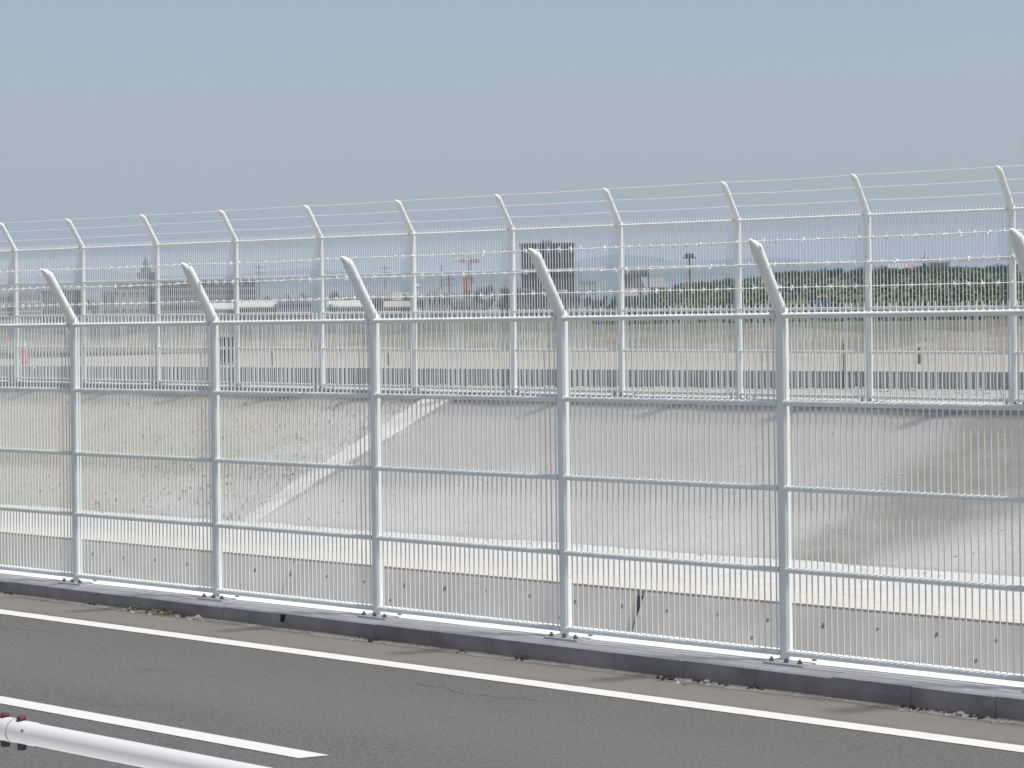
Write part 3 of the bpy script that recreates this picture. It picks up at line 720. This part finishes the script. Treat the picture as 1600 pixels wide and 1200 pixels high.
B('blue_building', 'small pale blue building right of the office block', 905, 931, 441, 600, 10, (.26, .33, .42), 3, 3, winc=(.5, .55, .6))
B('town_house', 'dark grey flat topped house, leftmost of the houses left of the wooded bank', 966, 990, 431, 380, 9, (.25, .235, .24), 4, 3)
B('town_house', 'tallest and darkest of the houses left of the wooded bank', 984, 1012, 426, 420, 9, (.23, .215, .22), 5, 3)
B('town_house', 'grey gabled house nearest the wooded bank on its left', 1010, 1040, 432, 400, 9, (.29, .275, .28), 4, 3, 'gable', (.2, .19, .2), turn=.2)
B('town_house', 'low pale gabled house in front of the tallest house by the bank', 970, 1006, 450, 330, 8, (.36, .345, .34), 2, 4, 'gable', (.22, .2, .2), turn=-.15)

# poles, lamp, crane
grey_m = plain('grey_pole_steel', (.16, .165, .17), .6)
def pole(px, pyt, D, r, lab, top=0, name='utility_pole', cat='pole'):
    p = at_d(px, pyt, D); t_ = thing(name, lab, cat, (p.x, p.y, PZ), face_cam(p)); H = p.z - PZ
    mb = MB(); mb.tube([(0, 0, -.3), (0, 0, H)], [r * 1.3, r * .8], 8); mb.build('shaft', grey_m, t_, True)
    if top == 1:
        for z in (H - .6, H - 1.5):
            mb = MB(); mb.box(-1.0, 1.0, -.06, .06, z, z + .14); mb.build('cross_arm', grey_m, t_)
    if top == 2:
        mb = MB(); mb.box(-1.1, 1.1, -.5, .5, H, H + .22); mb.box(-.8, .8, -.35, .35, H + .222, H + .8); mb.build('lamp_rack', M['black_cap'], t_)
    return t_
pole(405, 413, 330, .16, 'grey utility pole right of the long grey building', 1)
pole(602, 414, 330, .16, 'grey utility pole above the gabled houses', 1)
pole(689, 414, 340, .14, 'thin grey pole left of the red crane', 0)
pole(701, 431, 300, .16, 'shorter grey pole just left of the red crane', 1)
pole(1013, 414, 360, .13, 'thin pole above the houses left of the wooded bank', 0)
pole(1077, 404, 300, .2, 'tall floodlight mast with a dark lamp rack', 2, 'floodlight_mast', 'floodlight mast')
p = at_d(1073, 430, 200); t_ = thing('striped_pole', 'orange and white banded pole before the wooded bank', 'pole', (p.x, p.y, PZ), face_cam(p)); H = p.z - PZ
cm = [plain('orange_band', (.50, .20, .10), .6), plain('white_band', (.62, .58, .54), .6)]
for k in range(6):
    mb = MB(); mb.tube([(0, 0, H * k / 6), (0, 0, H * (k + 1) / 6)], .1, 8); mb.build('band', cm[k % 2], t_, True)
# street lamp with a white head beyond the far fence
p = at_d(651, 448, 60); t_ = thing('street_lamp', 'white lamp head on a slim post just right of a far fence post', 'lamp', (p.x - .25, p.y, PZ), face_cam(p)); H = p.z - PZ
mb = MB(); mb.tube([(0, 0, -.2), (0, 0, H + .02)], [.05, .035], 8); mb.build('pole', M['white'], t_, True)
mb = MB(); mb.tube([(-.05, 0, H + .02), (.12, -.02, H + .05), (.26, -.04, H)], [.03, .07, .05], 8); mb.build('lamp_head', M['pipe'], t_, True)
# red crane
p = at_d(733, 430, 300); t_ = thing('red_crane', 'red and white crane with a level jib above the trees', 'crane', (p.x, p.y, PZ), face_cam(p))
red = plain('crane_red', (.40, .085, .085), .5); cw = plain('crane_white', (.62, .60, .58), .5)
zc = lambda py: at_d(733, py, 300).z - PZ
u = 300 * DS / FPX
mb = MB(); mb.box(-12*u, 12*u, -1.4, 1.4, 0, zc(466)); mb.build('carrier', bmat((.20, .13, .11)), t_)
mb = MB(); mb.box(-9*u, 4*u, -1.1, 1.1, zc(466) + .002, zc(453)); mb.build('cab', bmat((.30, .12, .11)), t_)
mb = MB(); mb.prism([(-.7, zc(453) + .002), (.7, zc(453) + .002), (.7, zc(434)), (-.5, zc(432))], -9*u, -2*u); mb.build('tower_base', red, t_)
mb = MB(); mb.box(-1.9*u, 2.8*u, -.6, .6, zc(453) + .002, zc(437)); mb.build('winch_house', bmat((.46, .36, .35)), t_)
mb = MB(); mb.box(3*u, 7*u, -.5, .5, zc(443), zc(434)); mb.build('counterweight', red, t_)
mb = MB()
for sx_ in (-.22, .22):
    for sy_ in (-.22, .22): mb.tube([(sx_ + 1*u, sy_, zc(452)), (sx_ + 1*u, sy_, zc(403))], .05, 4)
z = zc(452)
while z < zc(404):
    mb.tube([(1*u - .22, -.22, z), (1*u + .22, -.22, z + .5)], .035, 4); mb.tube([(1*u + .22, .22, z), (1*u - .22, .22, z + .5)], .035, 4); z += .55
mb.build('mast', grey_m, t_)
for k, (a, b) in enumerate(((-24, -15), (-15, -7), (-7, 1), (1, 8), (8, 16))):
    mb = MB(); zz = zc(410)
    for dy in (-.25, .25):
        mb.tube([(a*u, dy, zz), (b*u, dy, zz)], .07, 4); mb.tube([(a*u, dy, zz + .45), (b*u, dy, zz + .45)], .07, 4)
        n = 4
        for q in range(n): mb.tube([((a + (b-a)*q/n)*u, dy, zz), ((a + (b-a)*(q+1)/n)*u, dy, zz + .45)], .05, 4)
    mb.build('jib_section', (cw, red)[k % 2 if k < 4 else 1], t_)

# ------------------------------------------------------------------ trees
def crown_mesh(seed, n, m, sq=1.0, size=.17):
    'unit crown: leaf faces through lumpy lobes, width about 2, height about 2 * sq'
    rs = random.Random(seed); mb = MB(); lobes = []
    for _ in range(9):
        a = rs.uniform(0, 6.28); q = rs.uniform(.1, .62); lobes.append((Vector((math.cos(a) * q, math.sin(a) * q, rs.uniform(-.55, .7) * sq)), rs.uniform(.28, .5)))
    for _ in range(n):
        c, r = rs.choice(lobes); d = Vector((rs.gauss(0, 1), rs.gauss(0, 1), rs.gauss(0, 1))).normalized()
        p = c + d * (r * rs.random() ** .35)
        nrm_ = (d + Vector((rs.gauss(0, .6), rs.gauss(0, .6), rs.gauss(0, .6)))).normalized()
        a = nrm_.cross(Vector((rs.gauss(0, 1), rs.gauss(0, 1), rs.gauss(0, 1)))).normalized(); b_ = nrm_.cross(a); s_ = size * rs.uniform(.5, 1.1)
        mb.add([p - a * s_ * .6, p + b_ * s_ * .4, p + a * s_ * .6, p - b_ * s_ * .4], [(0, 1, 2, 3)])
    return mb.mesh('crown', m)
CROWNS = [crown_mesh(i, 620, M['leaf'] if i % 2 else M['leaf_dark'], 1 + .2 * (i % 3)) for i in range(6)]
def trunk_mesh():
    mb = MB(); mb.tube([(0, 0, -.1), (.02, 0, .5), (0, .02, 1.0)], [.07, .05, .03], 6)
    for a in (0, 2.1, 4.2): mb.tube([(0, 0, .6), (math.cos(a) * .25, math.sin(a) * .25, 1.1)], [.03, .012], 5)
    return mb.mesh('trunk', M['bark'], True)
TRUNK = trunk_mesh()
def tree(px, pyt, pxw, D, lab, cr, group=None, base=None, name='tree', low=False):
    top = at_d(px, pyt, D); z0 = PZ if base is None else base; H = max(1.0, top.z - z0); W = pxw * D * DS / FPX
    t_ = thing(name, lab, 'tree' if name == 'tree' else 'bush', (top.x, top.y, z0), R.uniform(0, 6), group)
    me = CROWNS[cr % 6]; hz = max(v.co.z for v in me.vertices) if False else 1.12
    ch = H * (.52 if low else .42)
    link('crown', me, t_, loc=(0, 0, H - ch * .95), scale=(W / 2 * 1.1, W / 2 * 1.1, ch / 1.05))
    link('trunk', TRUNK, t_, scale=(max(.6, W * .35), max(.6, W * .35), max(.5, (H - ch))))
    return t_
TL = [(135, 466, 34, 330, 'broad dark tree right of the brown block'), (150, 472, 22, 335, 'small tree left of the grey stepped house'),
      (236, 452, 12, 420, 'narrow tree beside the beige hall'), (414, 463, 26, 320, 'low tree right of the long grey building'), (448, 461, 30, 320, 'tree behind the lilac grey shed, left one'),
      (476, 463, 24, 325, 'tree behind the lilac grey shed, right one'), (522, 454, 26, 300, 'dark tree behind the cream shed'), (545, 464, 16, 310, 'small tree above the cream shed roof'),
      (588, 460, 20, 290, 'tree before the dark gable roof'), (634, 459, 22, 288, 'dark tree between gabled houses and lamp'), (660, 463, 18, 270, 'dark tree at the left end of the lilac white building'),
      (684, 456, 20, 320, 'tree behind the lilac white building'), (748, 449, 26, 290, 'dark tree just right of the red crane'), (768, 446, 26, 290, 'second dark tree right of the red crane'),
      (790, 448, 24, 292, 'dark tree left of the office block'), (757, 466, 26, 250, 'low tree below the two dark trees by the crane'), (784, 468, 26, 250, 'low tree before the left annex'), (1000, 452, 12, 320, 'small dark tree among the houses left of the wooded bank')]
for i, (px, py, wd, D, lab) in enumerate(TL): tree(px, py, wd, D, lab, i, 'trees among the far buildings')
for i, (px, py, wd, lab) in enumerate(((520, 475, 26, 'dark round bush before the cream shed'), (916, 463, 20, 'hedge bush nearest the right annex'), (930, 461, 20, 'second hedge bush from the right annex'), (944, 462, 20, 'third hedge bush from the right annex'), (958, 463, 20, 'hedge bush behind a far fence post, right of centre'))):
    tree(px, py, wd, 215, lab, i, 'bushes on the plain', name='bush', low=True)

# wooded bank at the right
def bank_h(s_, t_):
    return 0
ridge = [(930, 481), (985, 474), (1010, 464), (1060, 449), (1120, 443), (1180, 434), (1240, 428), (1320, 424), (1400, 422), (1480, 420), (1560, 418), (1640, 416), (1760, 416), (1900, 420)]
def ridge_y(px):
    for (a, b), (c, d) in zip(ridge[:-1], ridge[1:]):
        if a <= px <= c: return b + (d - b) * (px - a) / (c - a)
    return 481 if px < 930 else 420
mb = MB(); vs = []; nx, ny = 60, 16
def bank_pt(i, j):
    px = 930 + (1900 - 930) * i / nx
    f = j / (ny - 1)
    D = 125 + 140 * f
    zt = at_d(px, ridge_y(px) + 5, 235).z - PZ
    prof_ = math.sin(min(1, f / .8) * math.pi / 2) if f < .8 else math.cos((f - .8) / .2 * math.pi / 2)
    q = at_d(px, 480, D)
    return Vector((q.x, q.y, PZ - .3 + max(0, zt) * prof_ * (0.94 + .12 * noise.noise(Vector((px * .02, f * 6, 0))))))
for i in range(nx + 1):
    for j in range(ny): vs.append(bank_pt(i, j))
mb.add(vs, [(i*ny + j, (i+1)*ny + j, (i+1)*ny + j + 1, i*ny + j + 1) for i in range(nx) for j in range(ny - 1)])
o = mb.build('wooded_bank', M['grass'], kind='structure', smooth=True)
if o.data.polygons[0].normal.z < 0: o.data.flip_normals()
rs = random.Random(77); mb = MB()
for _ in range(2200):
    i, j = rs.uniform(0, nx - 1.01), rs.uniform(0, ny * .86)
    c = bank_pt(i, j); r = rs.uniform(.35, 1.0) * (1.25 if j > ny * .55 else .85)
    for _k in range(20):
        d = Vector((rs.gauss(0, 1), rs.gauss(0, 1), abs(rs.gauss(0, 1)))).normalized(); p = c + d * r * rs.uniform(.5, 1.05)
        nn = (d + Vector((rs.gauss(0, .5), rs.gauss(0, .5), rs.gauss(0, .5)))).normalized(); a = nn.cross(Vector((rs.gauss(0, 1), rs.gauss(0, 1), rs.gauss(0, 1)))).normalized(); b_ = nn.cross(a); s_ = rs.uniform(.12, .3)
        mb.add([p - a * s_, p + b_ * s_ * .7, p + a * s_, p - b_ * s_ * .7], [(0, 1, 2, 3)])
mb.build('scrub', M['leaf'], kind='stuff')
# individual trees along the top of the bank
ORD = ('first', 'second', 'third', 'fourth', 'fifth', 'sixth', 'seventh', 'eighth', 'ninth', 'tenth', 'eleventh', 'twelfth')
rs = random.Random(8); wood_mb = MB()
for i in range(12):
    px = 1046 + i * 51 + rs.uniform(-8, 8); f = 9.2 + rs.uniform(-.5, .5); q = bank_pt((px - 930) / 970 * nx, f)
    tree(px, ridge_y(px) - rs.uniform(-1, 6), rs.uniform(34, 50), 125 + 140 * f / (ny - 1), 'dark leafy tree on top of the wooded bank, %s from its left end' % ORD[i], i, 'trees on top of the wooded bank', base=q.z - .3, low=True)
px = 975
while px < 1880:
    f = rs.uniform(8.2, 12.8); q = bank_pt((px - 930) / 970 * nx, f); D = 125 + 140 * f / (ny - 1)
    top = at_d(px, ridge_y(px) - rs.uniform(-6, 5), D); W = rs.uniform(16, 34) * D * DS / FPX; H = max(1.2, top.z - q.z)
    cm_ = CROWNS[rs.randrange(6)]; an = rs.uniform(0, 6); ca, sa = math.cos(an), math.sin(an)
    wood_mb.add([(q.x + (v.co.x * ca - v.co.y * sa) * W * .55, q.y + (v.co.x * sa + v.co.y * ca) * W * .55, q.z + H * .45 + v.co.z * H * .48) for v in cm_.vertices], [tuple(p_.vertices) for p_ in cm_.polygons])
    px += rs.uniform(5, 10)
wood_mb.build('woodland', M['leaf_dark'], kind='stuff')
for px0, px1, pyt, c, rc, lab in ((1418, 1439, 415, (.40, .33, .33), (.33, .16, .15), 'house with a reddish roof peeking over the wooded bank'), (1441, 1449, 408, (.58, .60, .58), (.5, .5, .5), 'narrow white tower on top of the wooded bank'),
                                 (1453, 1482, 413, (.38, .37, .42), (.25, .24, .27), 'grey lilac house right of the white tower on the bank'), (1392, 1412, 411, (.42, .42, .46), (.3, .3, .34), 'pale house left of the reddish roof on the bank')):
    B('bank_house', lab, px0, px1, pyt, 238, 6, c, 2, 2, 'flat' if 'tower' in lab else 'gable', rc, base=bank_pt((px0 - 930) / 970 * nx, ny * .78).z - .5)

# mountains: real ridges far beyond the plain
def range_(name, prof, D, dep):
    vs = []; n = 120; m = 9; mb = MB(); x0, x1 = prof[0][0], prof[-1][0]
    def py_(px):
        for (a, b), (c, d) in zip(prof[:-1], prof[1:]):
            if a <= px <= c:
                t_ = (px - a) / (c - a); t_ = t_ * t_ * (3 - 2 * t_); return b + (d - b) * t_
        return prof[-1][1]
    for i in range(n + 1):
        px = x0 + (x1 - x0) * i / n
        top = at_d(px, py_(px) + 1.6 * noise.noise(Vector((px * .03, D, 0))), D).z - PZ
        for j in range(m):
            f = j / (m - 1) * 2 - 1; q = at_d(px, 470, D + dep * f)
            vs.append((q.x, q.y, PZ - 1 + max(.5, top + 1) * (1 - abs(f)) ** .8 * (1 + .1 * noise.noise(Vector((px * .02, f * 3, D))) * (abs(f) > .01))))
    mb.add(vs, [(i*m + j, (i+1)*m + j, (i+1)*m + j + 1, i*m + j + 1) for i in range(n) for j in range(m - 1)])
    o = mb.build(name, M['mount'], kind='structure', smooth=True)
    if o.data.polygons[0].normal.z < 0: o.data.flip_normals()
range_('mountain_range', [(-300, 440), (0, 436), (60, 432), (110, 426), (160, 421), (200, 426), (260, 431), (330, 429), (420, 425), (475, 419), (530, 424), (600, 430), (700, 429), (800, 424), (870, 413), (930, 402), (960, 397), (1000, 399), (1030, 403), (1065, 409), (1110, 407), (1170, 403), (1215, 402), (1270, 406), (1330, 412), (1450, 417), (1600, 420), (1750, 426)], 2550, 200)
range_('mountain_range', [(-300, 470), (0, 458), (150, 455), (300, 452), (450, 446), (560, 441), (700, 437), (800, 438), (900, 430), (945, 427), (1020, 428), (1065, 424), (1110, 424), (1180, 430), (1300, 440), (1500, 450), (1750, 468)], 1900, 180)

# ------------------------------------------------------------------ two workers beyond the mound
skin = plain('skin', (.45, .28, .20), .6); blue = plain('blue_workwear', (.06, .14, .34), .8); hel = plain('orange_helmet', (.70, .26, .10), .4); trou = plain('pale_trousers', (.35, .37, .42), .85)
def worker(px, pyt, D, lab, yaw_):
    top = at_d(px, pyt, D); t_ = thing('person', lab, 'person', (top.x, top.y, PZ), face_cam(top) + yaw_, 'workers beyond the earth mound')
    H = top.z - PZ; s_ = H / 1.78
    J = [(0,0,.95),(0,0,1.15),(0,0,1.42),(0,0,1.52),(0,-.01,1.62),(0,-.01,1.72),(-.19,0,1.42),(-.26,.0,1.15),(-.24,-.12,.95),(.19,0,1.42),(.26,0,1.15),(.24,-.12,.95),(-.1,0,.9),(-.12,0,.48),(-.12,.02,.08),(-.12,-.16,.04),(.1,0,.9),(.12,0,.48),(.12,.02,.08),(.12,-.16,.04),(-.24,-.16,.86),(.24,-.16,.86)]
    E_ = [(0,1),(1,2),(2,3),(3,4),(4,5),(2,6),(6,7),(7,8),(2,9),(9,10),(10,11),(0,12),(12,13),(13,14),(14,15),(0,16),(16,17),(17,18),(18,19),(8,20),(11,21)]
    rad = [.15,.14,.15,.06,.09,.08,.07,.05,.04,.07,.05,.04,.1,.07,.05,.04,.1,.07,.05,.04,.035,.035]
    me = bpy.data.meshes.new('body'); me.from_pydata([(a*s_, b*s_, c*s_) for a, b, c in J], E_, [])
    o = link('body', me, t_); o.modifiers.new('skin', 'SKIN'); sv = me.skin_vertices[0].data
    for k, r in enumerate(rad): sv[k].radius = (r * s_, r * s_)
    sv[0].use_root = True
    o.modifiers.new('sub', 'SUBSURF').levels = 1
    for mm in (blue, trou, skin): me.materials.append(mm)
    dg = bpy.context.evaluated_depsgraph_get(); ev = o.evaluated_get(dg); m2 = bpy.data.meshes.new_from_object(ev)
    o.modifiers.clear(); o.data = m2
    if len(m2.materials) < 3:
        m2.materials.clear()
        for mm in (blue, trou, skin): m2.materials.append(mm)
    for p_ in m2.polygons:
        z = p_.center.z / s_; p_.material_index = 2 if z > 1.52 or (abs(p_.center.x) > .17 * s_ and z < .98 and z > .7) else (0 if z > .93 else 1)
        p_.use_smooth = True
    bm = bmesh.new(); bmesh.ops.create_uvsphere(bm, u_segments=14, v_segments=8, radius=.135 * s_)
    bmesh.ops.delete(bm, geom=[v for v in bm.verts if v.co.z < -.02], context='VERTS')
    mh = bpy.data.meshes.new('helmet'); bm.to_mesh(mh); bm.free(); mh.materials.append(hel); link('helmet', mh, t_, loc=(0, -.01, 1.68 * s_))
worker(1279, 463, 130, 'worker in blue with an orange helmet beyond the earth mound, left of the two', .4)
worker(1291, 462, 130, 'worker in blue with an orange helmet beyond the earth mound, right of the two', -.3)

# ------------------------------------------------------------------ air
hz = bpy.data.materials.new('pale_haze'); hz.use_nodes = True; t = hz.node_tree; t.nodes.clear()
pv = t.nodes.new('ShaderNodeVolumePrincipled'); pv.inputs['Color'].default_value = (.60, .745, .98, 1); pv.inputs['Density'].default_value = HAZE_DENSITY
pv.inputs['Anisotropy'].default_value = 0.0
ou = t.nodes.new('ShaderNodeOutputMaterial'); t.links.new(pv.outputs[0], ou.inputs['Volume'])
mb = MB(); mb.box(-3800, 3800, -3800, 3800, -4.0, 95.0); mb.build('haze', hz, kind='stuff')
